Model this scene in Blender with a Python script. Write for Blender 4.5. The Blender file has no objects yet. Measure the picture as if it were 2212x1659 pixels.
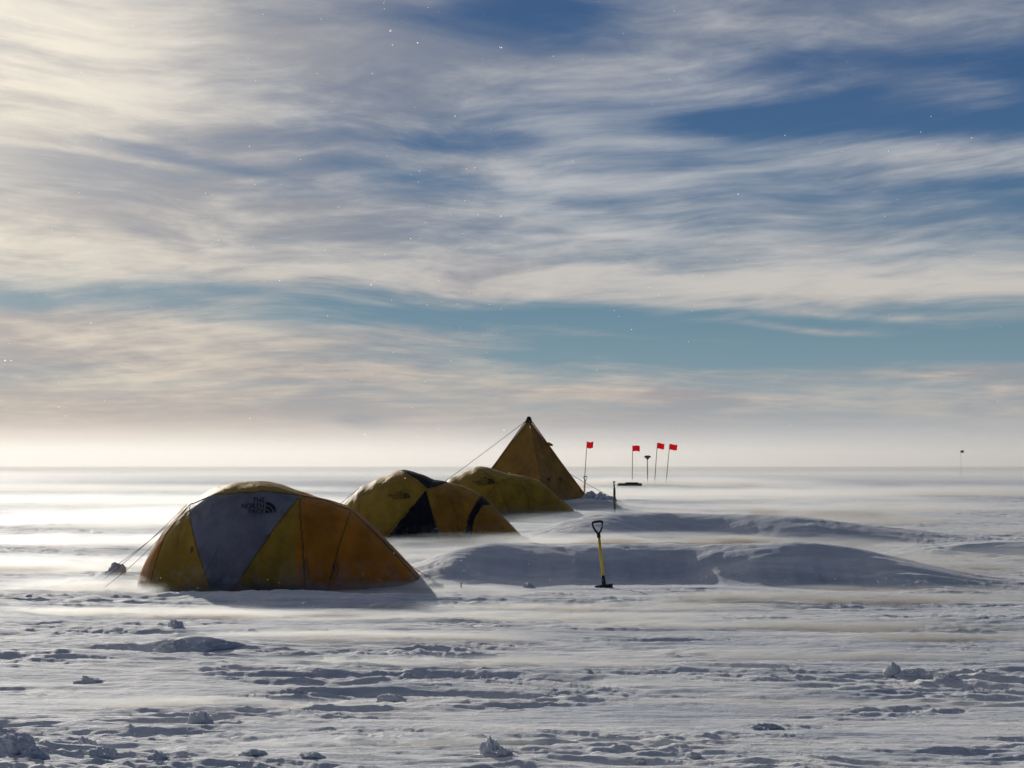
import bpy, math, random
import numpy as np
from mathutils import Vector, Matrix, Quaternion
random.seed(7); R=np.random.RandomState(11)
S=bpy.context.scene; COL=S.collection
S.view_settings.view_transform='Standard'
EYE=1.5
# ------------------------------------------------------------ noise
_perm=R.permutation(512); _perm=np.concatenate([_perm,_perm,_perm])
_g=R.uniform(0,2*np.pi,512); _gx=np.cos(_g); _gy=np.sin(_g)
def perlin(x,y):
    xi=np.floor(x).astype(np.int64); yi=np.floor(y).astype(np.int64)
    xf=x-xi; yf=y-yi
    u=xf*xf*xf*(xf*(xf*6-15)+10); v=yf*yf*yf*(yf*(yf*6-15)+10)
    def gr(ix,iy,dx,dy):
        h=_perm[(_perm[ix&511]+iy)&511]
        return _gx[h]*dx+_gy[h]*dy
    a=gr(xi,yi,xf,yf); b=gr(xi+1,yi,xf-1,yf); c=gr(xi,yi+1,xf,yf-1); d=gr(xi+1,yi+1,xf-1,yf-1)
    return ((a+(b-a)*u)+((c+(d-c)*u)-(a+(b-a)*u))*v)*1.5
def fbm(x,y,o=4,g=0.5,l=2.03):
    s=0;a=1
    for i in range(o):
        s=s+a*perlin(x+17.3*i,y-9.1*i); x=x*l;y=y*l;a*=g
    return s
def sst(a,b,x):
    t=np.clip((x-a)/(b-a),0,1); return t*t*(3-2*t)
# ------------------------------------------------------------ terrain
GA=[ # gaussian heaps: x,y,rx,ry,h
(-2.50,12.75,.30,.12,.06),(-2.15,12.7,.50,.10,.05),(-3.6,12.2,.5,.2,.05),(-2.45,8.1,.45,.14,.05),(-2.9,8.35,.3,.12,.06),(-1.1,8.0,.5,.12,.03),
(-5.0,19.9,.4,.5,.14),(2.6,50.2,1.0,1.2,.30),(0.5,51,2.2,1.6,.16),(-0.7,19.6,.8,.8,.08),(-2.9,17.6,1.6,.5,.05),
(7.6,92,3.5,4,.22),(-1.45,27.4,1.2,.6,.04),(1.3,28.6,1.3,1.5,.25),(1.9,40,1.3,1.5,.22)]
def ground(x,y):
    x=np.asarray(x,float); y=np.asarray(y,float)
    near=1-sst(40,140,y)
    w=sst(-2.1,-.1,x)*(1-sst(3.6,6.6,x)); yc=20.55+.28*np.sin(x*.9+.6)+.35*perlin(x/1.9,x*0+2.2)
    fw=1.45+.5*perlin(x/1.3,x*0+9.3)+.10*fbm(x/.5,y/2,3)
    front=sst(0,1,(y-yc)/fw+1); back=np.exp(-np.clip(y-yc,0,None)**2/4.0)
    hA=.39*w*np.where(y<yc,front,back)*(1+.22*perlin(x/2.3,x*0+5.5)+.06*fbm(x/.9+4,y/.5,3))
    mA=w*np.exp(-((y-20.2)/1.6)**2)
    w=sst(-.4,2.6,x)*(1-.93*sst(4.2,9.6,x)); yc=30-.25*np.clip(x-4,0,9)+.5*perlin(x/2.3,x*0+8.2)
    front=sst(-1.7,0,y-yc); back=np.exp(-np.clip(y-yc,0,None)**2/7)
    hB=.48*w*np.where(y<yc,front,back)*(1+.22*perlin(x/2.5,x*0+1.5)+.05*fbm(x/.9+4,y/.6,3))
    mB=w*np.exp(-((y-29.4)/2.)**2)
    w=sst(5,8,x)*(1-sst(10,13.5,x)); yc=25.5+.2*np.sin(x)
    hC=.20*w*np.where(y<yc,sst(-.8,0,y-yc),np.exp(-np.clip(y-yc,0,None)**2/3))
    sm=1-.68*np.clip(mA+mB,0,1)
    z=.055*fbm(x/9,y/4.2,3)+.10*fbm(x/40+3,y/17,2)*sst(35,90,y)
    wx=x+.35*perlin(x/1.3,y/1.1); wy=y+.10*x+.25*perlin(x/2.0+5,y/.9)
    r=1-np.abs(fbm(wx/2.8,wy/.60,4,.5)); patch=sst(-.25,.45,fbm(x/3.1+9,y/2.0,2))
    z+= .064*(r-.75)*(.4+.6*patch)*(.35+.65*near)*sm
    r2=1-np.abs(fbm(wx/1.2+7,wy/.20+3,4,.54))
    z+= .029*(r2-.7)*(.4+.75*patch)*near*sm
    r3=1-np.abs(fbm(wx/.5+17,wy/.11+3,3,.54))
    z+= .013*(r3-.7)*(.45+.6*patch)*near*sm
    z+= .05*(1-np.abs(fbm(x/5+2,y/1.6,2)))*sst(22,40,y)*(1-sst(90,150,y))*sm
    p=fbm(wx/.42+31,wy/.12,3,.53); pm=sst(-.05,.65,fbm(x/1.9-4,y/.9+7,3))
    z-= .018*sst(.12,.46,p)*pm*near*sm
    z+= .016*sst(.22,.52,-p)*pm*near*sm
    z+= .0035*fbm(x/.08,y/.05,2)*near*(.35+pm)*sm
    bl=(1-sst(-2.6,-1.2,x))*(1-sst(8.6,9.8,y))
    z+= .085*bl*(.6-np.abs(fbm(x/.8+2,y/.28,4,.5)))
    z+= hA+hB+hC
    for gx,gy,rx,ry,h in GA:
        z+= h*np.exp(-((x-gx)/rx)**2-((y-gy)/ry)**2)
    return z
def gz(x,y): return float(ground(np.array([x]),np.array([y]))[0])
# ------------------------------------------------------------ helpers
def mesh_obj(name,verts,faces,mats=(),parent=None,smooth=True,midx=None):
    me=bpy.data.meshes.new(name); me.from_pydata([tuple(v) for v in verts],[],faces)
    for m in mats: me.materials.append(m)
    if midx is not None: me.polygons.foreach_set('material_index',midx)
    if smooth: me.polygons.foreach_set('use_smooth',[True]*len(me.polygons))
    me.update(); o=bpy.data.objects.new(name,me); COL.objects.link(o)
    if parent is not None: o.parent=parent
    return o
def empty(name,loc,label,cat,group=None,rot=0):
    o=bpy.data.objects.new(name,None); o.empty_display_size=.2; o.location=loc; o.rotation_euler=(0,0,rot)
    COL.objects.link(o); o['label']=label; o['category']=cat
    if group: o['group']=group
    return o
def tube(pts,r,n=6,caps=True):
    pts=[Vector(p) for p in pts]; V=[];F=[]
    up=Vector((0,0,1))
    for i,p in enumerate(pts):
        d=(pts[min(i+1,len(pts)-1)]-pts[max(i-1,0)])
        d=d.normalized() if d.length>1e-9 else Vector((0,0,1))
        a=d.cross(up if abs(d.z)<.95 else Vector((1,0,0))).normalized(); b=d.cross(a)
        rr=r[i] if hasattr(r,'__len__') else r
        for k in range(n):
            t=2*math.pi*k/n; V.append(p+a*math.cos(t)*rr+b*math.sin(t)*rr)
    for i in range(len(pts)-1):
        for k in range(n):
            F.append((i*n+k,i*n+(k+1)%n,(i+1)*n+(k+1)%n,(i+1)*n+k))
    if caps:
        F.append(tuple(range(n))[::-1]); F.append(tuple((len(pts)-1)*n+k for k in range(n)))
    return V,F
def join(parts):
    V=[];F=[]
    for v,f in parts:
        o=len(V); V+=list(v); F+=[tuple(i+o for i in q) for q in f]
    return V,F
def loft(rings):
    V=[];F=[];n=len(rings[0])
    for r in rings: V+=[Vector(p) for p in r]
    for i in range(len(rings)-1):
        for k in range(n): F.append((i*n+k,i*n+(k+1)%n,(i+1)*n+(k+1)%n,(i+1)*n+k))
    F.append(tuple(range(n))[::-1]); F.append(tuple((len(rings)-1)*n+k for k in range(n)))
    return V,F
# ------------------------------------------------------------ materials
def newmat(name):
    m=bpy.data.materials.new(name); m.use_nodes=True; nt=m.node_tree; nt.nodes.clear()
    out=nt.nodes.new('ShaderNodeOutputMaterial'); return m,nt,out
def N(nt,t,**k):
    n=nt.nodes.new(t)
    for a,b in k.items(): setattr(n,a,b)
    return n
def L(nt,a,b): nt.links.new(a,b)
def noise(nt,vec,scale,detail=4,rough=.5,dist=0):
    n=N(nt,'ShaderNodeTexNoise'); n.inputs['Scale'].default_value=scale; n.inputs['Detail'].default_value=detail
    n.inputs['Roughness'].default_value=rough; n.inputs['Distortion'].default_value=dist
    if vec is not None: L(nt,vec,n.inputs['Vector'])
    return n.outputs['Fac']
def mapping(nt,vec,loc=(0,0,0),rot=(0,0,0),sc=(1,1,1),typ='POINT'):
    n=N(nt,'ShaderNodeMapping',vector_type=typ); L(nt,vec,n.inputs['Vector'])
    n.inputs['Location'].default_value=loc; n.inputs['Rotation'].default_value=rot; n.inputs['Scale'].default_value=sc
    return n.outputs['Vector']
def M(nt,op,a,b=None,c=None,clamp=False):
    n=N(nt,'ShaderNodeMath',operation=op,use_clamp=clamp)
    for i,v in enumerate((a,b,c)):
        if v is None: continue
        if isinstance(v,(int,float)): n.inputs[i].default_value=v
        else: L(nt,v,n.inputs[i])
    return n.outputs[0]
def mixc(nt,f,a,b,bt='MIX'):
    n=N(nt,'ShaderNodeMix',data_type='RGBA',blend_type=bt)
    for s,v in ((0,f),(6,a),(7,b)):
        if isinstance(v,(int,float)): n.inputs[s].default_value=v
        elif isinstance(v,tuple): n.inputs[s].default_value=(*v,1) if len(v)==3 else v
        else: L(nt,v,n.inputs[s])
    return n.outputs[2]
def smooth(nt,x,a,b,o0=0.,o1=1.):
    n=N(nt,'ShaderNodeMapRange',interpolation_type='SMOOTHSTEP'); L(nt,x,n.inputs[0])
    n.inputs[1].default_value=a;n.inputs[2].default_value=b;n.inputs[3].default_value=o0;n.inputs[4].default_value=o1
    return n.outputs[0]

def fabric(name,col,trans=.35,var=.25,frost=.5,spec=.25):
    m,nt,out=newmat(name); tc=N(nt,'ShaderNodeTexCoord').outputs['Object']
    n1=noise(nt,tc,2.2,6,.65); n2=noise(nt,tc,30,3)
    c=mixc(nt,smooth(nt,n1,.32,.68),tuple(v*(1-var) for v in col),tuple(min(1,v*(1+var)) for v in col))
    sep=N(nt,'ShaderNodeSeparateXYZ'); L(nt,tc,sep.inputs[0])
    fr=M(nt,'MULTIPLY',smooth(nt,sep.outputs[2],.0,.40,frost,0.0),smooth(nt,noise(nt,tc,6,6,.65),.43,.66))
    c=mixc(nt,fr,c,(.5,.51,.55))
    c=mixc(nt,smooth(nt,noise(nt,tc,14,7,.75),.60,.78,0,.28),c,(.5,.5,.5))
    b=N(nt,'ShaderNodeBump'); b.inputs['Strength'].default_value=.6; b.inputs['Distance'].default_value=.026
    w=noise(nt,mapping(nt,tc,sc=(3,3,1)),2.5,5,.55,.8)
    L(nt,M(nt,'ADD',w,M(nt,'MULTIPLY',n2,.06)),b.inputs['Height'])
    d=N(nt,'ShaderNodeBsdfPrincipled'); d.inputs['Roughness'].default_value=.6; d.inputs['Specular IOR Level'].default_value=spec
    t=N(nt,'ShaderNodeBsdfTranslucent'); mx=N(nt,'ShaderNodeMixShader'); mx.inputs[0].default_value=trans
    L(nt,c,d.inputs['Base Color']); L(nt,c,t.inputs['Color']); L(nt,b.outputs[0],d.inputs['Normal']); L(nt,b.outputs[0],t.inputs['Normal'])
    L(nt,d.outputs[0],mx.inputs[1]);L(nt,t.outputs[0],mx.inputs[2]);L(nt,mx.outputs[0],out.inputs[0]); return m
def solid(name,col,rough=.5,metal=0,var=.2,sc=12):
    m,nt,out=newmat(name); tc=N(nt,'ShaderNodeTexCoord').outputs['Object']
    d=N(nt,'ShaderNodeBsdfPrincipled'); d.inputs['Roughness'].default_value=rough; d.inputs['Metallic'].default_value=metal
    c=mixc(nt,noise(nt,tc,sc,4),tuple(v*(1-var) for v in col),tuple(min(1,v*(1+var)) for v in col))
    L(nt,c,d.inputs['Base Color']); L(nt,d.outputs[0],out.inputs[0]); return m
M_YEL=fabric('yellow_nylon',(.40,.245,.026),.12)
M_CAP=fabric('bright_yellow_nylon',(.42,.265,.03),.15)
M_ORG=fabric('orange_nylon',(.54,.225,.018),.28)
M_ORD=fabric('dull_orange_nylon',(.44,.21,.022),.18)
M_GRY=fabric('grey_nylon',(.21,.208,.245),.05)
M_BLK=fabric('black_nylon',(.020,.019,.025),.02,spec=.05)
M_SEAM=fabric('seam_tape',(.20,.125,.022),.1)
M_CANV=fabric('ochre_canvas',(.35,.185,.033),.12)
M_DARK=solid('dark_rubber',(.02,.02,.022),.6)
M_INK=solid('black_ink',(.008,.008,.011),.7)
M_YPL=solid('yellow_fibreglass',(.75,.5,.02),.4)
M_YDK=solid('dark_olive_fibreglass',(.09,.07,.025),.5)  # even dark olive-yellow for the lone shovel's shaft
M_STEEL=solid('dark_steel',(.06,.06,.065),.6,.3)
M_ROPE=solid('grey_cord',(.16,.14,.11),.8)
M_BAMB=solid('bamboo',(.10,.065,.035),.7)
M_RED=fabric('red_flag_cloth',(.72,.008,.02),.4,.1,0)
M_DFLAG=fabric('dark_flag_cloth',(.04,.05,.04),.2,.1,0)
M_WHITE=solid('antenna_plastic',(.12,.12,.13),.5)

def snowmat():
    m,nt,out=newmat('wind_packed_snow'); g=N(nt,'ShaderNodeNewGeometry').outputs['Position']
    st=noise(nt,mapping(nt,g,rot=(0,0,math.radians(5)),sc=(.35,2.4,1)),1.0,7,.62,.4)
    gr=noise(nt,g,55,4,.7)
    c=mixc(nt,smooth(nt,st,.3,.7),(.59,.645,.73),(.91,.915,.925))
    b1=N(nt,'ShaderNodeBump'); b1.inputs['Strength'].default_value=.9; b1.inputs['Distance'].default_value=.028
    h=M(nt,'ADD',M(nt,'MULTIPLY',noise(nt,mapping(nt,g,rot=(0,0,math.radians(5)),sc=(3.,15,8)),1,8,.69,.4),1.0),M(nt,'MULTIPLY',gr,.36))
    L(nt,h,b1.inputs['Height'])
    d=N(nt,'ShaderNodeBsdfPrincipled'); d.inputs['Roughness'].default_value=.7; d.inputs['Specular IOR Level'].default_value=.14
    L(nt,c,d.inputs['Base Color']); L(nt,b1.outputs[0],d.inputs['Normal']); L(nt,d.outputs[0],out.inputs[0]); return m
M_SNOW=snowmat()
# ------------------------------------------------------------ ground mesh
def build_ground():
    a=np.concatenate([np.linspace(-1.6,-.40,60,endpoint=False),np.linspace(-.40,.40,900),np.linspace(.40,1.6,61)[1:]])
    y1=np.exp(np.linspace(math.log(4.5),math.log(120),1400)); y2=np.exp(np.linspace(math.log(120),math.log(6000),140))[1:]
    y0=np.array([-12,-6,-2,0,1,2,3,3.8]); ys=np.concatenate([y0,y1,y2])
    A,Y=np.meshgrid(a,ys); sc=np.where(Y<4.5,4.5,Y); X=A*sc*np.where(Y<4.5,1+ (4.5-Y)*.25,1)
    Z=ground(X,Y); n,mm=X.shape
    co=np.stack([X,Y,Z],-1).reshape(-1,3).astype(np.float32)
    i=np.arange(n*mm).reshape(n,mm); q=np.stack([i[:-1,:-1],i[:-1,1:],i[1:,1:],i[1:,:-1]],-1).reshape(-1,4)
    me=bpy.data.meshes.new('snow_ground'); me.vertices.add(len(co)); me.vertices.foreach_set('co',co.ravel())
    me.loops.add(q.size); me.loops.foreach_set('vertex_index',q.ravel().astype(np.int32))
    me.polygons.add(len(q)); me.polygons.foreach_set('loop_start',np.arange(0,q.size,4,dtype=np.int32))
    me.polygons.foreach_set('loop_total',np.full(len(q),4,dtype=np.int32))
    me.polygons.foreach_set('use_smooth',np.ones(len(q),dtype=bool))
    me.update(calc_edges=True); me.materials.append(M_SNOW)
    o=bpy.data.objects.new('snow_ground',me); COL.objects.link(o); o['kind']='structure'
build_ground()
# ------------------------------------------------------------ dome tents
PX=[-1.72,-1.66,-1.58,-1.39,-1.12,-.82,-.55,-.3,-.05,.11,.33,.82,1.0,1.15,1.42,1.72]
PH=[ 0.0,.20,.38,.68,.95,1.15,1.245,1.255,1.20,1.13,1.05,.91,.76,.61,.34,.02]
PWx=[-1.72,-1.66,-1.5,-1.2,-.8,-.3,.2,.8,1.2,1.5,1.72]
PW=[.0,.35,.62,.86,1.02,1.06,.98,.78,.55,.33,.04]
def H(x): return np.interp(x,PX,PH)
def Wd(x): return np.interp(x,PWx,PW)
_xs=np.linspace(-1.72,1.72,400)
def smooth_tab(f):
    v=f(_xs); k=np.ones(13)/13; vp=np.pad(v,6,mode='edge'); s=np.convolve(vp,k,'valid')
    e=np.clip(np.minimum(_xs+1.72,1.72-_xs)/.12,0,1); return v*(1-e)+s*e
_H=smooth_tab(H); _W=smooth_tab(Wd)
def Hs(x): return np.interp(x,_xs,_H)
def Ws(x): return np.interp(x,_xs,_W)
def seg_dist(x,z,pl):
    d=np.full(np.shape(x),9.)
    for (x0,z0),(x1,z1) in zip(pl[:-1],pl[1:]):
        dx,dz=x1-x0,z1-z0; t=np.clip(((x-x0)*dx+(z-z0)*dz)/(dx*dx+dz*dz+1e-9),0,1)
        d=np.minimum(d,np.hypot(x-x0-t*dx,z-z0-t*dz))
    return d
def inpoly(x,z,P):
    r=np.zeros(np.shape(x),bool); n=len(P)
    for i in range(n):
        x0,z0=P[i];x1,z1=P[(i+1)%n]
        if z0==z1: continue
        c=((z0>z)!=(z1>z))&(x<(x1-x0)*(z-z0)/(z1-z0)+x0); r^=c
    return r
def dome_tent(loc,rot,scale,label,poles,regions,defmats,logo,seed,group='dome tents pitched in a row'):
    e=empty('dome_tent',loc,label,'tent',group,rot); e.scale=scale
    sg=.05
    P_=.80
    def surf(x,t,off=0.):
        h=Hs(x);w=Ws(x); y=-w*np.cos(t); z=h*np.sin(t)**P_
        d=np.full(np.shape(x),9.)
        for pl in poles: d=np.minimum(d,seg_dist(x,z,pl))
        k=1-sg*(1-np.exp(-(d/.16)**2))*np.clip(z/.15,0,1)+.009*fbm(x*3+seed,t*3,3)*np.clip(z/.2,0,1)
        k=k+off/np.maximum(np.hypot(y,z),.15)
        return x,y*k,z*k
    nx,nt_=300,150
    xs=-1.72*np.cos(np.linspace(0.02,math.pi-.02,nx)); ts=np.linspace(0,math.pi,nt_)
    Xg,Tg=np.meshgrid(xs,ts,indexing='ij'); x,y,z=surf(Xg,Tg)
    z=z-.03*(z<.01)
    V=np.stack([x,y,z],-1)
    xc=(Xg[:-1,:-1]+Xg[1:,1:])/2; tcn=(Tg[:-1,:-1]+Tg[1:,1:])/2; zc=Hs(xc)*np.sin(tcn)**P_
    mi=np.zeros(xc.shape,int)
    mats=list(defmats)
    mi[xc>.22]=1
    for P,k in regions:
        mi[inpoly(xc,zc,P)]=k
    dd=np.full(xc.shape,9.)
    for pl in poles: dd=np.minimum(dd,seg_dist(xc,zc,pl))
    mi[(dd<.008)&(mi!=2)]=4
    mi[(zc<.05)]=np.where((zc<.05)&(xc>-.3)&(xc<.6),5,mi)[(zc<.05)]
    splitx=.45
    for nm,sel in (('fly_sheet',xc[:,0]<splitx),('vestibule',xc[:,0]>=splitx)):
        rows=np.where(sel)[0]; r0,r1=rows[0],rows[-1]+1
        sub=V[r0:r1+1].reshape(-1,3); F=[];m=[]
        for i in range(r1-r0):
            for j in range(nt_-1):
                F.append((i*nt_+j,(i+1)*nt_+j,(i+1)*nt_+j+1,i*nt_+j+1)); m.append(int(mi[r0+i,j]))
        mesh_obj(nm,sub,F,mats,e,True,m)
    for pl in poles:
        pts=[]
        for (x0,z0),(x1,z1) in zip(pl[:-1],pl[1:]):
            for s in np.linspace(0,1,14): pts.append((x0+(x1-x0)*s,z0+(z1-z0)*s))
        for side in (0,1):
            pp=[]
            for (a,b) in pts:
                r=min(.9999,max(0.0,b/max(float(Hs(a)),.01))); t=math.asin(r**(1/P_))
                if side: t=math.pi-t
                q=surf(np.array([a]),np.array([t]),-.002); pp.append((float(q[0][0]),float(q[1][0]),float(q[2][0])))
            v,f=tube(pp,.007,6); mesh_obj('pole_sleeve',v,f,[M_SEAM],e)
    if logo:
        lx,lz,sz,tilt=logo
        cu=bpy.data.curves.new('txt','FONT'); cu.body='THE\nNORTH\nFACE'; cu.align_x='RIGHT'; cu.size=1.0; cu.space_line=.82; cu.space_character=1.06; cu.offset=.006
        to=bpy.data.objects.new('txt',cu); COL.objects.link(to)
        dg=bpy.context.evaluated_depsgraph_get(); me=bpy.data.meshes.new_from_object(to.evaluated_get(dg))
        tv=[(v.co.x*1.12,v.co.y*.95) for v in me.vertices]; tf=[tuple(p.vertices) for p in me.polygons]
        bpy.data.objects.remove(to); bpy.data.meshes.remove(me)
        yb=-1.55
        for ro,ri in ((1.80,1.38),(1.18,.82),(.62,.0)):
            o=len(tv); n=14
            for k in range(n+1):
                a=math.pi/2*k/n
                tv.append((.25+math.cos(a)*ro*1.08,yb+math.sin(a)*ro*.9)); tv.append((.25+math.cos(a)*ri*1.08,yb+math.sin(a)*ri*.9))
            for k in range(n): tf.append((o+2*k,o+2*k+2,o+2*k+3,o+2*k+1))
        V2=[];ct,sn=math.cos(tilt),math.sin(tilt)
        for (a,b) in tv:
            b+=.4
            X=lx+(a*ct-b*sn)*sz; Z=lz+(a*sn+b*ct)*sz
            t=math.asin(min(.999,max(0,Z/float(Hs(X))))**(1/P_)); q=surf(np.array([X]),np.array([t]),.012)
            V2.append((float(q[0][0]),float(q[1][0]),float(q[2][0])))
        mesh_obj('printed_logo',V2,tf,[M_INK],e,False)
    return e,surf
def surfpt(e,surf,x,z,side=0,off=.01):
    t=math.asin(min(.999,(z/float(Hs(x))))**(1/.8)); t=math.pi-t if side else t
    q=surf(np.array([x]),np.array([t]),off); return Vector((float(q[0][0]),float(q[1][0]),float(q[2][0])))
def guy(e,p0,p1,r=.0035,loop=True):
    p0=Vector(p0);p1=Vector(p1); parts=[]
    n=10; pts=[p0.lerp(p1,i/n)-Vector((0,0,.03*math.sin(math.pi*i/n))) for i in range(n+1)]
    parts.append(tube(pts,r,5))
    v,f=join(parts); mesh_obj('guy_line',v,f,[M_ROPE],e)
def cordloop(e,p,s=.07):
    parts=[]
    for k in range(3):
        a=random.uniform(-.5,.5); pts=[]
        for i in range(13):
            t=i/12*2*math.pi
            pts.append(Vector(p)+Vector((math.sin(t)*s*.28+a*s*(1-math.cos(t))*.5,-.012,-(1-math.cos(t))*s*(.7+.3*k))))
        parts.append(tube(pts,.0035,5))
    v,f=join(parts); mesh_obj('cord_loop',v,f,[M_ROPE],e)
poles1=[[(-1.07,.95),(-.90,.5),(-.70,0)],[(.22,1.05),(-.08,.62),(-.49,0)],[(.22,1.05),(.30,.5),(.34,0)],
        [(.82,.88),(.70,.49),(.58,0)],[(-1.07,.95),(-.76,1.06),(-.2,1.10),(.22,1.05)],[(-1.07,.95),(-1.32,.62),(-1.48,0)],
        [(.22,1.05),(.5,.99),(.82,.88)],[(.82,.88),(1.2,.52),(1.66,.03)]]
reg1=[([(-1.07,.95),(-.76,1.06),(-.2,1.10),(.22,1.05),(-.08,.62),(-.49,-.01),(-.70,-.01),(-.90,.5)],2),
      ([(-1.3,1.4),(-1.07,.95),(-.76,1.06),(-.2,1.10),(.22,1.05),(.3,1.4)],3),
      ([(-1.75,0),(-1.75,.9),(-1.07,.95),(-1.32,.62),(-1.48,0)],1)]
X1,Y1=-2.79,19.3
t1,s1=dome_tent((X1,Y1,-.01),math.radians(3),(1.02,1,1.055),'yellow, orange and grey geodesic dome tent pitched broadside on drifted snow',
   poles1,reg1,[M_YEL,M_ORG,M_GRY,M_CAP,M_SEAM,M_GRY],(-.16,.965,.064,0.0),1)
guy(t1,surfpt(t1,s1,-1.12,.93,0),(-2.06,-.35,.10)); guy(t1,surfpt(t1,s1,-1.12,.93,1),(-2.2,.5,.12)); guy(t1,surfpt(t1,s1,-1.36,.6,0),(-1.95,-.8,.05),.003)
guy(t1,surfpt(t1,s1,.34,.45),(.45,-1.35,.02)); guy(t1,surfpt(t1,s1,-.65,.5),(-.9,-1.35,.02)); guy(t1,surfpt(t1,s1,1.2,.5),(1.85,-.3,.05))
for a,b in ((.34,.36),(.68,.33),(-.95,.5),(-.1,.62)): cordloop(t1,surfpt(t1,s1,a,b,0,.02),.08 if b<.4 else .03)
poles2=[[(-.42,1.24),(.08,.94),(.38,0)],[(.35,1.02),(.08,.90),(-.68,0)],[(-1.12,.93),(-1.0,.5),(-.9,0)],[(-1.12,.93),(-1.36,.62),(-1.52,0)],
        [(.35,1.02),(.6,.5),(.66,0)],[(.35,1.02),(.6,.96),(.95,.80)],[(.95,.8),(.8,.5),(.72,0)],[(.95,.8),(1.3,.45),(1.66,.03)]]
reg2=[([(-.45,1.5),(-.42,1.25),(-.1,1.10),(.10,.93),(.36,1.02),(.4,1.5)],2),([(.08,.90),(-.26,.46),(-.68,-.1),(.40,-.1),(.26,.42)],2),
      ([(.70,-.1),(.78,.45),(.95,.84),(1.1,1.0),(1.16,.64),(1.0,.66),(.88,.42),(.80,-.1)],2)]
X2,Y2=-1.58,29.0
t2,s2=dome_tent((X2,Y2,.03),math.radians(-4),(1.08,1,1.06),'ochre yellow dome tent with crossing black panels, drifted with snow',
   poles2,reg2,[M_YEL,M_ORD,M_BLK,M_CAP,M_YEL,M_YEL],(-.30,.86,.060,0),5)
guy(t2,surfpt(t2,s2,-1.12,.93,0),(-2.2,-.6,.05),.004)
poles3=[[(-.5,1.24),(-.1,.86),(.2,0)],[(.35,1.02),(-.1,.86),(-.7,0)],[(.35,1.02),(.55,.5),(.6,0)],[(.35,1.02),(.6,.96),(.95,.80)],[(.95,.8),(1.3,.45),(1.66,.03)],[(-1.12,.93),(-1.0,.5),(-.9,0)]]
X3,Y3=-.28,41.0
t3,s3=dome_tent((X3,Y3,.05),math.radians(2),(1.20,1,1.07),'plain ochre yellow dome tent half veiled by blowing snow',
   poles3,[],[M_YEL,M_YEL,M_BLK,M_CAP,M_YEL,M_YEL],(-.32,.92,.075,.0),9)
# ------------------------------------------------------------ pyramid tent
XP,YP=.55,52.; zp=gz(XP,YP-1.8)
pe=empty('pyramid_tent',(XP,YP,zp),'tall ochre canvas pyramid tent with snow banked on its skirt','tent')
ht=2.92-zp; hd=2.10; rotp=math.radians(14)
cor=[Vector((math.cos(rotp+k*math.pi/2)*hd,math.sin(rotp+k*math.pi/2)*hd,0)) for k in range(4)]
apex=Vector((0,0,ht)); V=[];F=[]
for k in range(4):
    a,b=cor[k],cor[(k+1)%4]; nrm=((b-a).cross(apex-a)).normalized(); n=30; o=len(V)
    for i in range(n+1):
        v=i/n; e0=a.lerp(apex,v*.985); e1=b.lerp(apex,v*.985)
        for j in range(n+1):
            u=j/n; p=e0.lerp(e1,u); w=(e1-e0).length
            sag=.085*math.sin(math.pi*u)*w/2.7*(1-.3*v)+.012*float(fbm(np.array([u*5+k*7]),np.array([v*5]),3)[0])*math.sin(math.pi*u)
            V.append(p-nrm*sag)
    for i in range(n):
        for j in range(n): F.append((o+i*(n+1)+j,o+i*(n+1)+j+1,o+(i+1)*(n+1)+j+1,o+(i+1)*(n+1)+j))
mesh_obj('canvas_wall',V,F,[M_CANV],pe)
for k in range(4):
    v,f=tube([cor[k]*1.01,cor[k].lerp(apex,.5)*1.004,apex*1.0+cor[k]*.02],.02,6); mesh_obj('pole_sleeve',v,f,[M_CANV],pe)
v,f=loft([[(math.cos(t)*r,math.sin(t)*r,ht+z) for t in np.linspace(0,2*math.pi,11)[:-1]] for r,z in ((.11,-.13),(.10,-.03),(.075,.05),(.03,.08))])
mesh_obj('apex_cap',v,f,[M_DARK],pe)
ra=cor[0].lerp(apex,.70)
v,f=loft([[ra+Vector((x,-.06+math.cos(t)*.05*s,z+math.sin(t)*.055*s)) for t in np.linspace(0,2*math.pi,9)[:-1]] for x,z,s in ((-.05,.0,1),(.06,.0,1),(.14,-.03,.8),(.19,-.05,.5))])
mesh_obj('vent_sleeve',v,f,[M_CANV],pe)
for (u,v_) in ((.62,.28),(.25,.28)):
    a,b=cor[3],cor[0]; p=a.lerp(apex,v_).lerp(b.lerp(apex,v_),u); nrm=((b-a).cross(apex-a)).normalized()
    parts=[]
    for q in range(3):
        an=math.pi*q/3+.4; dx=Vector((math.cos(an)*.09,0,math.sin(an)*.09)); parts.append(tube([p-dx+nrm*.0,p+nrm*.01,p+dx+nrm*.0],[.008,.018,.008],5))
    v,f=join(parts); mesh_obj('tie_patch',v,f,[M_BAMB],pe)
V=[];F=[]
for k in range(4):
    a,b=cor[k],cor[(k+1)%4]
    for j in range(12):
        u=j/12; p=a.lerp(b,u); V+= [p+Vector((0,0,.05)),p*1.10+Vector((0,0,.03*math.sin(j*2.1)-.04))]
nn=len(V)//2
for j in range(nn): F.append((2*j,2*((j+1)%nn),2*((j+1)%nn)+1,2*j+1))
mesh_obj('snow_skirt',V,F,[M_CANV],pe)
guy(pe,apex,Vector((-3.85,-3.0,-.15)),.009); guy(pe,cor[0].lerp(apex,.35),Vector((3.25,-.8,-.1)),.008)
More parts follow.
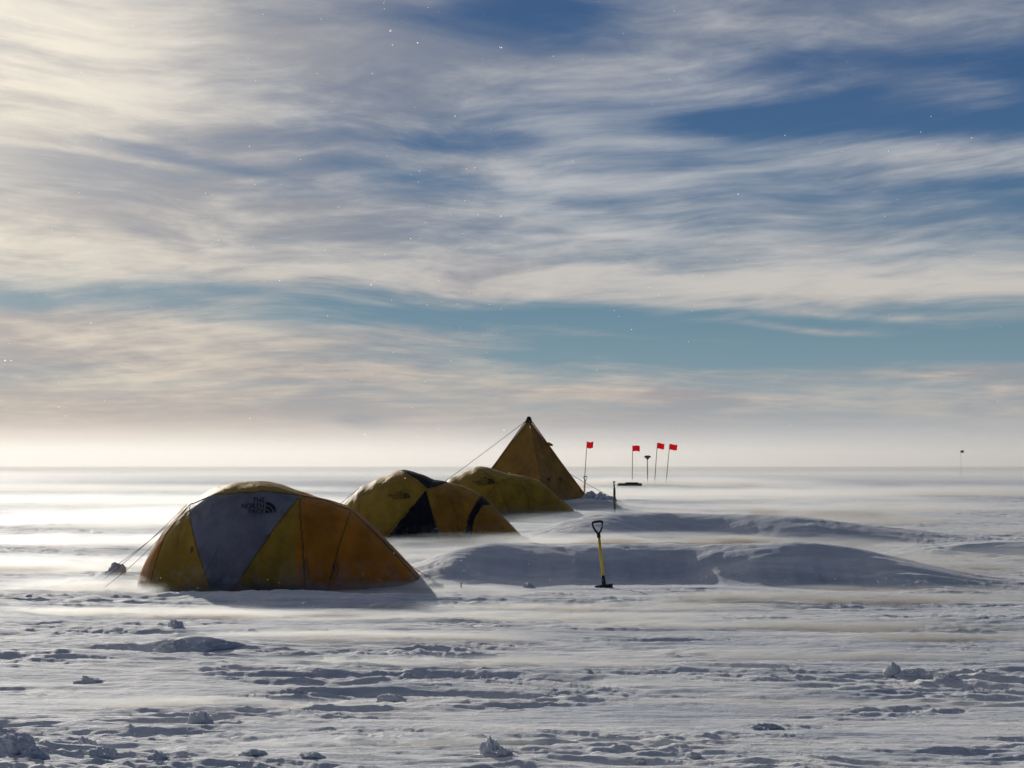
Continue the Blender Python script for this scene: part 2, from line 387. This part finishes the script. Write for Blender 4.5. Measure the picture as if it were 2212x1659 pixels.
# ------------------------------------------------------------ shovels
def shovel(loc,lean,rotz,Ht,label,blade=.09,k=1.,sm=None):
    e=empty('snow_shovel',loc,label,'shovel','snow shovels planted upright',rotz); e.rotation_euler=(0,lean,rotz)
    top=Ht
    v,f=tube([(0,0,.13),(0,0,.4),(0,0,top-.19)],[.019*k,.018*k,.018*k],10); mesh_obj('shaft',v,f,[sm or M_YPL],e)
    v,f=tube([(0,.0,-.02),(0,0,.05),(0,0,.10),(0,0,.15)],[.030,.027,.024,.022],10); mesh_obj('socket',v,f,[M_DARK],e)
    zb=top-.24; parts=[tube([(0,0,zb+.04),(0,0,zb+.07),(0,0,zb+.10)],[.022,.023,.020],10)]
    pl=[(0,0,zb+.08),(-.03,0,zb+.12),(-.052,0,zb+.165),(-.060,0,zb+.20),(-.058,0,zb+.222)]
    for s in (1,-1): parts.append(tube([(s*a,b,c) for a,b,c in pl],[.015,.013,.012,.012,.013],8))
    parts.append(tube([(-.068,0,zb+.225),(-.03,0,zb+.232),(.03,0,zb+.232),(.068,0,zb+.225)],[.013,.016,.016,.013],10))
    v,f=join(parts); mesh_obj('handle',v,f,[M_DARK],e)
    V=[];F=[];n=12;m=8
    for sgn in (0,1):
        for i in range(m+1):
            z=blade*.35-.36*i/m
            for j in range(n+1):
                u=j/n*2-1; V.append((u*.108,-.035+.05*u*u-.02*sgn*.3+.03*(i/m)**2,z-.01*(1-u*u)*(i==m)))
    st=(m+1)*(n+1)
    for i in range(m):
        for j in range(n):
            a=i*(n+1)+j; F.append((a,a+1,a+n+2,a+n+1)); F.append((st+a,st+a+n+1,st+a+n+2,st+a+1))
    for j in range(n): F.append((j,st+j,st+j+1,j+1))
    mesh_obj('blade',V,F,[M_STEEL],e)
    v,f=tube([(-.108,.01,blade*.35),(-.055,-.025,blade*.37),(0,-.035,blade*.38),(.055,-.025,blade*.37),(.108,.01,blade*.35)],.009,6); mesh_obj('step_edge',v,f,[M_STEEL],e)
shovel((1.10,18.9,gz(1.10,18.9)),math.radians(-6),0.15,.80,'yellow-shafted shovel with black D handle stuck upright in snow')
shovel((2.86,44,gz(2.86,44)+.04),math.radians(-3),1.2,.90,'dark shovel standing alone in snow near the tents',k=2.0,sm=M_YDK)
shovel((2.62,57,gz(2.62,57)+.1),math.radians(2),.1,.85,'shovel with D handle standing beside the pyramid tent')
# ------------------------------------------------------------ flags
def flag(x,y,ztop,lean,fw,fh,label,mat=M_RED,r=.016,name='marker_flag'):
    g=gz(x,y); e=empty(name,(x,y,g),label,'flag','marker flags on bamboo poles')
    h=ztop-g
    v,f=tube([(lean*s,0,h*s-(.1 if s==0 else 0)) for s in (0,.25,.5,.75,1)],[r,r*.95,r*.9,r*.8,r*.7],7); mesh_obj('pole',v,f,[M_BAMB],e)
    V=[];F=[];n=12;m=6;ph=random.uniform(0,6)
    for i in range(m+1):
        for j in range(n+1):
            u=j/n;w=i/m; V.append((lean*(1-w*fh/h)+u*fw,math.sin(u*7+ph)*.05*u,h-w*fh-.07*u*(fw)*(1)+.02*math.sin(u*5+ph)))
    for i in range(m):
        for j in range(n): a=i*(n+1)+j; F.append((a,a+1,a+n+2,a+n+1))
    mesh_obj('flag_cloth',V,F,[mat],e)
flag(2.80,62,2.30,.15,.25,.25,'small red flag on a bamboo pole beside the pyramid tent')
flag(7.00,92,2.46,.04,.42,.33,'red flag on a dark pole beside the snow-covered case',r=.022)
flag(8.30,92,2.60,.18,.42,.33,'red flag on a leaning bamboo pole',r=.022)
flag(8.97,92,2.54,.23,.46,.33,'red flag fluttering from a leaning bamboo pole',r=.022)
flag(42.7,150,2.60,-.03,.28,.22,'lone dark flag on a thin pole far out on the snow',M_DFLAG,r=.010)
ga=gz(7.9,92); ae=empty('survey_antenna',(7.9,92,ga),'flat disc survey antenna on a thin pole in snow','antenna')
v,f=tube([(0,0,-.1),(0,0,.8),(0,0,1.72-ga)],.025,8); mesh_obj('mast',v,f,[M_STEEL],ae)
v,f=loft([[(math.cos(t)*r,math.sin(t)*r,1.72-ga+z) for t in np.linspace(0,2*math.pi,17)[:-1]] for r,z in ((.05,-.08),(.10,0),(.19,.05),(.20,.11),(.17,.14),(.05,.16))])
mesh_obj('antenna_disc',v,f,[M_WHITE],ae)
gc=gz(6.75,88); ce=empty('equipment_case',(6.55,88,gc+.14),'dark low case almost buried in drifted snow','case')
def rbox(cx,cy,cz,sx,sy,sz,b):
    rings=[]
    for z,ins in ((-sz,b),(-sz+b,0),(sz-b,0),(sz,b)):
        ring=[]
        for k in range(16):
            t=2*math.pi*(k+.5)/16; c,s=math.cos(t),math.sin(t)
            ring.append((cx+(sx-ins)*math.copysign(abs(c)**.3,c),cy+(sy-ins)*math.copysign(abs(s)**.3,s),cz+z))
        rings.append(ring)
    return loft(rings)
v,f=rbox(0,0,.03,.68,.35,.08,.02); mesh_obj('case_body',v,f,[M_DARK],ce)
v,f=rbox(.12,0,.135,.36,.3,.022,.01); mesh_obj('lid',v,f,[M_DARK],ce)
sx,sy=-.60,18.7; se=empty('tent_stake',(sx,sy,gz(sx,sy)),'short dark stake poking out of the snow','stake')
v,f=tube([(0,0,-.05),(0,0,.05),(0,0,.06)],[.011,.011,.018],6); mesh_obj('peg',v,f,[M_DARK],se)
# ------------------------------------------------------------ snow chunks
def chunk_mesh(seed,rough=.35):
    import bmesh
    bm=bmesh.new(); bmesh.ops.create_icosphere(bm,subdivisions=5,radius=1)
    r=random.Random(seed); planes=[]
    for _ in range(13):
        d=Vector((r.uniform(-1,1),r.uniform(-1,1),r.uniform(-.6,1))).normalized(); planes.append((d,r.uniform(.45,.9)))
    for v in bm.verts:
        k=1.
        for d,h in planes:
            q=v.co.normalized().dot(d)
            if q>0: k=min(k,h/q)
        c=v.co.normalized()*k
        nz=float(fbm(np.array([c.x*2.5+seed*3+c.z]),np.array([c.y*2.5-c.z*1.7]),5,.58)[0]); v.co=c*(1+.30*nz)
    me=bpy.data.meshes.new('snow_chunk'); bm.to_mesh(me); bm.free(); me.materials.append(M_SNOW)
    me.polygons.foreach_set('use_smooth',[True]*len(me.polygons)); return me
CM=[chunk_mesh(i) for i in range(7)]
chunks=[(-2.68,12.6,.17,.08,.085),(-2.40,12.55,.32,.08,.07),(-3.02,14.3,.11,.08,.06),(-1.84,9.4,.08,.05,.055),(-.11,8.05,.07,.05,.075),(-.04,8.0,.07,.04,.025),
(2.72,11.35,.07,.05,.075),(2.82,11.3,.10,.06,.045),(3.05,11.1,.14,.07,.05),(-1.45,10.6,.10,.06,.03),(-.78,10.4,.11,.06,.03),(-2.23,8.3,.10,.06,.06),
(-2.95,11.1,.14,.08,.04),(-1.3,8.0,.08,.05,.025),(-2.5,8.0,.14,.08,.07),(-2.36,7.85,.10,.06,.05),(-2.62,8.3,.12,.07,.06),(-1.0,7.95,.07,.05,.02),(-2.05,8.0,.09,.05,.04),(-1.75,7.9,.07,.05,.03),
(.9,7.95,.05,.04,.025),(.62,7.9,.05,.03,.02),(.56,11.4,.035,.03,.035),(1.08,11.5,.1,.05,.03),(1.46,9.05,.12,.06,.03),
(.2,19.0,.09,.07,.05),(-.9,18.8,.14,.1,.05),(-4.95,19.8,.15,.12,.10),(2.45,50.1,.25,.25,.20),(2.8,49.9,.3,.25,.16),(3.15,50.2,.22,.2,.12)]
for i,(x,y,sx,sy,sz) in enumerate(chunks):
    o=bpy.data.objects.new('snow_chunk',CM[i%7]); COL.objects.link(o)
    o.location=(x,y,gz(x,y)+sz*.3); o.scale=(sx,sy,sz); o.rotation_euler=(random.uniform(-.15,.15),random.uniform(-.15,.15),random.uniform(-.5,.5))
    o['label']='wind-carved lump of snow lying on the crusted surface' if sx<.2 else 'large wind-carved block of snow bedded in the drift'
    o['category']='snow block'; o['group']='snow lumps scattered on the ice'
# ------------------------------------------------------------ airborne flakes (stuff)
fm,nt,out=newmat('ice_flake'); t=N(nt,'ShaderNodeBsdfTranslucent'); d_=N(nt,'ShaderNodeBsdfDiffuse'); mx=N(nt,'ShaderNodeMixShader')
mx.inputs[0].default_value=.75; t.inputs['Color'].default_value=(1,1,1,1); L(nt,mixc(nt,noise(nt,N(nt,'ShaderNodeTexCoord').outputs['Object'],40),(.9,.9,.9),(1,1,1)),d_.inputs['Color'])
L(nt,d_.outputs[0],mx.inputs[1]); L(nt,t.outputs[0],mx.inputs[2]); L(nt,mx.outputs[0],out.inputs[0])
V=[];F=[]
def addflake(c,s):
    ax=Vector((random.uniform(-1,1),random.uniform(-.3,.3),random.uniform(-1,1))).normalized(); q=Quaternion(ax,random.uniform(0,1.0))
    b=len(V)
    for kk in range(6):
        V.append(c+q@Vector((math.cos(kk*math.pi/3)*s,0,math.sin(kk*math.pi/3)*s*random.uniform(.5,1.1))))
    F.append(tuple(b+kk for kk in range(6)))
for i in range(460):
    d=random.uniform(2.5,16); a=random.uniform(-.36,.36); el=random.uniform(-.02,.30)
    if random.random()<.55: a=random.uniform(-.36,.0)
    addflake(Vector((a*d,d,EYE+el*d)),random.uniform(.0009,.0022)*(1 if random.random()<.9 else 1.6)*(.5+d/12))
NG=6000
gd=np.exp(R.uniform(math.log(7),math.log(45),NG)); gaa=R.uniform(-.40,.40,NG); gh=R.exponential(.10,NG); gg=ground(gaa*gd,gd)
for i in range(NG):
    addflake(Vector((gaa[i]*gd[i],gd[i],max(gg[i],-.05)+.01+gh[i])),random.uniform(.0012,.003)*(.5+gd[i]/20))
o=mesh_obj('airborne_snowflakes',V,F,[fm],None,False); o['kind']='stuff'
# ------------------------------------------------------------ spindrift streamers (low volumes hugging the ground)
def streammat(dens_v,g_=.68,lo=.36,hi=.60,sc=(.5,3.2,4.)):
    m,nt,out=newmat('spindrift'); tc=N(nt,'ShaderNodeTexCoord').outputs['Object']; g=N(nt,'ShaderNodeNewGeometry').outputs['Position']
    dt=N(nt,'ShaderNodeVectorMath',operation='DOT_PRODUCT'); L(nt,tc,dt.inputs[0]); L(nt,tc,dt.inputs[1])
    f=M(nt,'SUBTRACT',1.0,dt.outputs['Value'],clamp=True); f=M(nt,'MULTIPLY',f,f)
    pn=noise(nt,mapping(nt,g,rot=(0,0,math.radians(6)),sc=sc),1,3,.6)
    dn=M(nt,'MULTIPLY',M(nt,'MULTIPLY',f,smooth(nt,pn,lo,hi)),dens_v)
    vs=N(nt,'ShaderNodeVolumeScatter'); vs.inputs['Anisotropy'].default_value=g_; vs.inputs['Color'].default_value=(.84,.92,1,1)
    L(nt,dn,vs.inputs['Density']); L(nt,vs.outputs[0],out.inputs['Volume'])
    m.cycles.volume_step_rate=.5
    return m
SM={.3:streammat(.8,.45,.36,.62,(.2,1.,2.)),.6:streammat(1.2,.55,.38,.6,(.3,1.5,2.)),1.3:streammat(2.4,.72,.42,.62,(.6,5.,6.)),2.6:streammat(5.5,.74,.42,.60,(.8,6.,8.)),5.:streammat(13.,.76,.43,.58,(1.1,9.,12.))}
import bmesh
bm=bmesh.new(); bmesh.ops.create_icosphere(bm,subdivisions=3,radius=1)
SME={}
for k,m in SM.items():
    me=bpy.data.meshes.new('blowing_snow'); bm.to_mesh(me); me.materials.append(m); SME[k]=me
bm.free()
def streamer(x,y,rx,ry,rz,k,rot=-3,dz=0.):
    o=bpy.data.objects.new('blowing_snow',SME[k]); COL.objects.link(o); o['kind']='stuff'
    o.location=(x,y,gz(x,y)+dz); o.scale=(rx,ry,rz); o.rotation_euler=(0,0,math.radians(rot))
for a in [(-2.3,18.0,3.4,.45,.18,2.6),(-4.9,18.8,1.6,.8,.22,2.6),(-.9,18.5,1.2,.4,.15,2.6),(-.8,27.5,3.2,.9,.24,2.6),(.4,26.2,4.5,1.2,.20,.6),(.5,39.2,4.5,1.4,.28,1.3),
  (1.5,49.2,5,1.6,.28,1.3),(2.4,23.6,5.5,1.2,.34,1.3),(1.0,22.0,4.2,.6,.30,2.6),(5.5,27.2,4,1.,.22,1.3),(4,33.5,6,1.4,.45,1.3),(2.6,21.0,3.0,.35,.18,5.,-1,.03),(4.6,18.7,2.2,.25,.10,5.),
  (5,30.4,4.0,.5,.22,2.6,-6,.05),(5.4,20.2,1.8,.5,.18,2.6),
  (-1,15.2,4.5,.45,.10,5.),(2.6,14.2,3.0,.3,.10,5.),(-3.6,15.6,2.5,.4,.13,5.),(-.4,11.9,3,.3,.075,5.),(2.4,12.3,2,.25,.07,5.),(-.2,8.45,1.7,.16,.065,5.,-1),(-2,10.2,1.5,.25,.07,5.),
  (1.9,10.1,1.6,.2,.06,5.),(-1.2,13.4,2.2,.3,.08,5.),(3.6,13.3,1.8,.3,.08,5.),(.6,16.3,3.2,.4,.12,5.,-2),
  (-6.5,22,4,1.2,.28,2.6),(-7,28,5,2.,.32,1.3),(-8,36,7,3,.4,1.3),(8,92,14,5,.55,.6),(5,70,14,5,.5,.6),(-12,55,14,6,.5,.6),(11,48,8,3,.4,.6),
  (-22,78,20,9,.45,.3),(20,75,14,6,.6,.6),(9,60,10,4,.4,.6),
  (8,38,5,1.5,.4,1.3),(3.3,16.9,2.8,.40,.11,5.),(7.5,24,3,1.0,.3,1.3),(-9,44,8,3,.4,.6),(6,17.6,2.5,.4,.1,5.),(12,32,5,1.2,.35,1.3)]:
    streamer(*a)
def box(name,x0,x1,y0,y1,z0,z1,mat):
    V=[(x0,y0,z0),(x1,y0,z0),(x1,y1,z0),(x0,y1,z0),(x0,y0,z1),(x1,y0,z1),(x1,y1,z1),(x0,y1,z1)]
    F=[(0,3,2,1),(4,5,6,7),(0,1,5,4),(1,2,6,5),(2,3,7,6),(3,0,4,7)]
    o=mesh_obj(name,V,F,[mat],None,False); return o
m,nt,out=newmat('ice_haze'); vs=N(nt,'ShaderNodeVolumeScatter'); vs.inputs['Density'].default_value=.0013; vs.inputs['Anisotropy'].default_value=.44
vs.inputs['Color'].default_value=(.96,.98,1,1)
L(nt,vs.outputs[0],out.inputs['Volume'])
m2,nt,out=newmat('ice_haze_low'); vs=N(nt,'ShaderNodeVolumeScatter'); vs.inputs['Density'].default_value=.0035; vs.inputs['Anisotropy'].default_value=.44
vs.inputs['Color'].default_value=(.96,.98,1,1)
L(nt,vs.outputs[0],out.inputs['Volume'])
for i,(y0,h) in enumerate(((160,1.9),(175,3.0),(200,4.6),(235,7.0),(280,11.0))):
    o=box('ice_haze',-2500-i*9,2500+i*9,y0,6500+i*7,-2-i*.1,h,m); o['kind']='stuff'
for i,(y0,h) in enumerate(((98,.45),(112,.7),(126,1.0),(142,1.3))):
    o=box('ice_haze',-2300-i*9,2300+i*9,y0,6200+i*7,-1.2-i*.1,h,m2); o['kind']='stuff'
# ------------------------------------------------------------ sun + world
az,el=math.radians(-24),math.radians(18)
sd=Vector((math.sin(az)*math.cos(el),math.cos(az)*math.cos(el),math.sin(el)))
sl=bpy.data.lights.new('sun','SUN'); sl.energy=3.2; sl.angle=math.radians(.6); sl.color=(1,.93,.82)
so=bpy.data.objects.new('sun',sl); so.rotation_euler=sd.to_track_quat('Z','Y').to_euler(); COL.objects.link(so)
w=bpy.data.worlds.new('World'); S.world=w; w.use_nodes=True; nt=w.node_tree; nt.nodes.clear()
out=N(nt,'ShaderNodeOutputWorld'); bg=N(nt,'ShaderNodeBackground'); bg.inputs['Strength'].default_value=.1
L(nt,bg.outputs[0],out.inputs[0])
sky=N(nt,'ShaderNodeTexSky',sky_type='NISHITA'); sky.sun_disc=False; sky.sun_elevation=el; sky.sun_rotation=az; sky.altitude=2500; sky.dust_density=.6
tc=N(nt,'ShaderNodeTexCoord').outputs['Generated']
nrm=N(nt,'ShaderNodeVectorMath',operation='NORMALIZE'); L(nt,tc,nrm.inputs[0]); D=nrm.outputs[0]
sp=N(nt,'ShaderNodeSeparateXYZ'); L(nt,D,sp.inputs[0]); dx,dy,dz=sp.outputs
u=M(nt,'MULTIPLY',M(nt,'ARCTAN2',dx,dy),10)
hz=M(nt,'SQRT',M(nt,'ADD',M(nt,'MULTIPLY',dx,dx),M(nt,'MULTIPLY',dy,dy)))
v=M(nt,'MINIMUM',M(nt,'MAXIMUM',M(nt,'MULTIPLY',M(nt,'DIVIDE',dz,M(nt,'MAXIMUM',hz,.05)),10),0),14)
cb=N(nt,'ShaderNodeCombineXYZ'); L(nt,u,cb.inputs[0]); L(nt,v,cb.inputs[1]); UV=cb.outputs[0]
wn=N(nt,'ShaderNodeTexNoise'); L(nt,mapping(nt,UV,sc=(.42,.8,1)),wn.inputs['Vector']); wn.inputs['Scale'].default_value=1; wn.inputs['Detail'].default_value=2.5; wn.inputs['Roughness'].default_value=.45
wv=N(nt,'ShaderNodeVectorMath',operation='SUBTRACT'); L(nt,wn.outputs['Color'],wv.inputs[0]); wv.inputs[1].default_value=(.5,.5,.5)
wm=N(nt,'ShaderNodeVectorMath',operation='MULTIPLY'); L(nt,wv.outputs[0],wm.inputs[0]); wm.inputs[1].default_value=(1.8,.38,0)
vs_=smooth(nt,v,0,1.6,.2,1)
ws=N(nt,'ShaderNodeVectorMath',operation='SCALE'); L(nt,wm.outputs[0],ws.inputs[0]); L(nt,vs_,ws.inputs['Scale'])
wa=N(nt,'ShaderNodeVectorMath',operation='ADD'); L(nt,UV,wa.inputs[0]); L(nt,ws.outputs[0],wa.inputs[1]); UW=wa.outputs[0]
s2_=N(nt,'ShaderNodeSeparateXYZ'); L(nt,UW,s2_.inputs[0]); uw,vw=s2_.outputs[0],s2_.outputs[1]
v2=M(nt,'ADD',vw,2.0); xp=M(nt,'DIVIDE',uw,v2); yp=M(nt,'DIVIDE',1.0,M(nt,'MAXIMUM',v2,.3))
def shear(k):
    c=N(nt,'ShaderNodeCombineXYZ'); L(nt,xp,c.inputs[0]); L(nt,M(nt,'MULTIPLY_ADD',xp,k,yp),c.inputs[1]); return c.outputs[0]
PC=shear(0.)
n1=noise(nt,mapping(nt,shear(.008),sc=(1.9,34,1)),1,9,.55,.12)
n2=noise(nt,mapping(nt,shear(.026),loc=(3,1,0),sc=(2.6,100,1)),1,8,.58,.12)
n4=noise(nt,mapping(nt,shear(-.026),loc=(13,11,0),sc=(3.0,100,1)),1,8,.59,.1)
n5=noise(nt,mapping(nt,shear(.01),loc=(23,1,0),sc=(7,110,1)),1,8,.62,.25)
n3=noise(nt,mapping(nt,PC,loc=(7,4,2),sc=(1.4,17,1)),1,6,.52,.2)
nsel=smooth(nt,noise(nt,mapping(nt,UV,loc=(5,2,0),sc=(.5,.8,1)),1,3),.40,.60)
nf=N(nt,'ShaderNodeMix',data_type='FLOAT'); L(nt,nsel,nf.inputs[0]); L(nt,n2,nf.inputs[2]); L(nt,n4,nf.inputs[3]); nfib=nf.outputs[0]
B=[ # sky features (azimuth / elevation tenths of a radian after scaling)
(1150,10,170,60,0,-1.2),(1900,280,450,58,-4,-1.15),(2150,165,170,55,-5,-.8),(1500,255,260,36,-6,-.55),(880,295,300,24,0,-.55),(720,40,380,36,-4,-.5),
(1000,395,340,22,-8,-.45),(2050,460,260,46,-5,-.5),(1300,685,850,28,-1,-1.1),(1550,755,560,42,0,-1.2),(2150,765,260,38,0,-.85),(80,665,260,22,0,-.75),(450,640,260,16,0,-.45),
(950,830,420,17,0,-.6),(330,355,330,18,-9,-.6),(1700,140,300,30,5,-.4),(1150,760,300,26,0,-.4),
(350,180,450,120,8,.45),(1000,335,330,30,-6,.45),(700,500,700,70,0,.35),(1100,605,850,34,-2,.8),(1930,360,230,28,-6,.7),(1950,600,330,45,-4,.5),
(1740,712,160,9,-4,1.2),(1450,728,240,8,-3,.6),(1900,690,260,9,-3,.7),(1350,650,300,9,-3,.5),(280,725,520,36,-3,.8),(600,790,450,22,-3,.6),(1270,848,430,14,-3,.9),(2000,808,240,12,0,.9),(1800,60,420,45,-6,.45),(1350,120,250,40,12,.35),(1830,630,300,14,-3,.6)]
def blob(vec,bx,by,rx,ry,ro):
    mp=mapping(nt,vec,loc=((bx-1106)/340.4,(998-by)/340.4,0),rot=(0,0,math.radians(ro)),sc=(rx/340.4,ry/340.4,1),typ='TEXTURE')
    dt=N(nt,'ShaderNodeVectorMath',operation='DOT_PRODUCT'); L(nt,mp,dt.inputs[0]); L(nt,mp,dt.inputs[1])
    return M(nt,'EXPONENT',M(nt,'MULTIPLY',dt.outputs['Value'],-.8))
dens=None
for (bx,by,rx,ry,ro,am) in B:
    ex=blob(UW,bx,by,rx,ry,ro)
    dens=M(nt,'MULTIPLY',ex,am) if dens is None else M(nt,'MULTIPLY_ADD',ex,am,dens)
nn=M(nt,'ADD',M(nt,'MULTIPLY',M(nt,'SUBTRACT',n1,.5),2.2),M(nt,'ADD',M(nt,'MULTIPLY',M(nt,'SUBTRACT',nfib,.5),1.9),M(nt,'MULTIPLY',M(nt,'SUBTRACT',n5,.5),.6)))
leftb=smooth(nt,u,-3.5,2.5,.3,-.12)
tot=M(nt,'ADD',M(nt,'ADD',dens,nn),M(nt,'ADD',leftb,.42))
cover=smooth(nt,tot,-.7,1.35)
def c10(r,g,b): return (r*10,g*10,b*10)
ramp=N(nt,'ShaderNodeValToRGB'); L(nt,M(nt,'DIVIDE',v,10),ramp.inputs[0])
cr=ramp.color_ramp; cr.elements[0].position=0; cr.elements[0].color=(.40,.43,.46,1); cr.elements[1].position=1; cr.elements[1].color=(.020,.045,.11,1)
for p,c in ((.03,(.27,.33,.37)),(.06,(.16,.25,.31)),(.10,(.105,.205,.28)),(.17,(.05,.125,.24)),(.24,(.032,.090,.215)),(.32,(.027,.08,.195))):
    e_=cr.elements.new(p); e_.color=(*c,1)
skym=mixc(nt,1.0,ramp.outputs[0],(10,10,10),'MULTIPLY')
base=mixc(nt,.08,skym,sky.outputs[0])
cs=smooth(nt,M(nt,'ADD',n3,M(nt,'MULTIPLY',M(nt,'SUBTRACT',M(nt,'ADD',nfib,n5),1.0),.45)),.30,.68)
ccl=mixc(nt,cs,c10(.24,.27,.33),c10(.53,.54,.55))
warm=smooth(nt,v,.3,1.8,1,0)
ccl=mixc(nt,warm,ccl,mixc(nt,cs,c10(.36,.335,.345),c10(.62,.54,.45)))
ccl=mixc(nt,smooth(nt,u,-3.4,.3,.6,0),ccl,mixc(nt,cs,c10(.44,.40,.38),c10(.78,.70,.57)))
col=mixc(nt,cover,base,ccl)
hv=smooth(nt,v,.0,.62,1,0)
lf=smooth(nt,u,-3.4,2.2,0,1)
hc=mixc(nt,lf,c10(.60,.475,.40),c10(.35,.365,.40))
col=mixc(nt,M(nt,'MULTIPLY',hv,.8),col,hc)
hv2=smooth(nt,v,-.02,.30,1,0)
hc2=mixc(nt,lf,c10(.80,.72,.61),c10(.49,.51,.53))
col=mixc(nt,M(nt,'MULTIPLY',hv2,.85),col,hc2)
wob=M(nt,'MULTIPLY',blob(UV,785,912,44,12,-3),smooth(nt,n5,.35,.6,.4,1))
col=mixc(nt,M(nt,'MULTIPLY',wob,.85,clamp=True),col,c10(.20,.25,.32))
dd=N(nt,'ShaderNodeVectorMath',operation='DOT_PRODUCT'); L(nt,D,dd.inputs[0]); dd.inputs[1].default_value=tuple(sd)
ang=M(nt,'ARCCOSINE',M(nt,'MINIMUM',dd.outputs['Value'],.99999))
gl=M(nt,'EXPONENT',M(nt,'MULTIPLY',M(nt,'MULTIPLY',ang,ang),-30))
gc_=mixc(nt,1.0,c10(.50,.43,.31),gl,'MULTIPLY')
addn=N(nt,'ShaderNodeMix',data_type='RGBA',blend_type='ADD'); addn.inputs[0].default_value=1; L(nt,col,addn.inputs[6]); L(nt,gc_,addn.inputs[7])
dim=mixc(nt,smooth(nt,ang,.74,1.35,0,1),(1,1,1),(.12,.18,.31))   # unseen sky away from the sun dimmed bluish to lower ambient and blue the shade
L(nt,mixc(nt,1.0,addn.outputs[2],dim,'MULTIPLY'),bg.inputs['Color'])
# ------------------------------------------------------------ camera
cd=bpy.data.cameras.new('camera'); cd.sensor_width=36; cd.lens=55.4; cd.clip_end=20000; cd.clip_start=.1
co=bpy.data.objects.new('camera',cd); co.location=(0,0,EYE); co.rotation_euler=(math.radians(90+2.83),0,0); COL.objects.link(co); S.camera=co
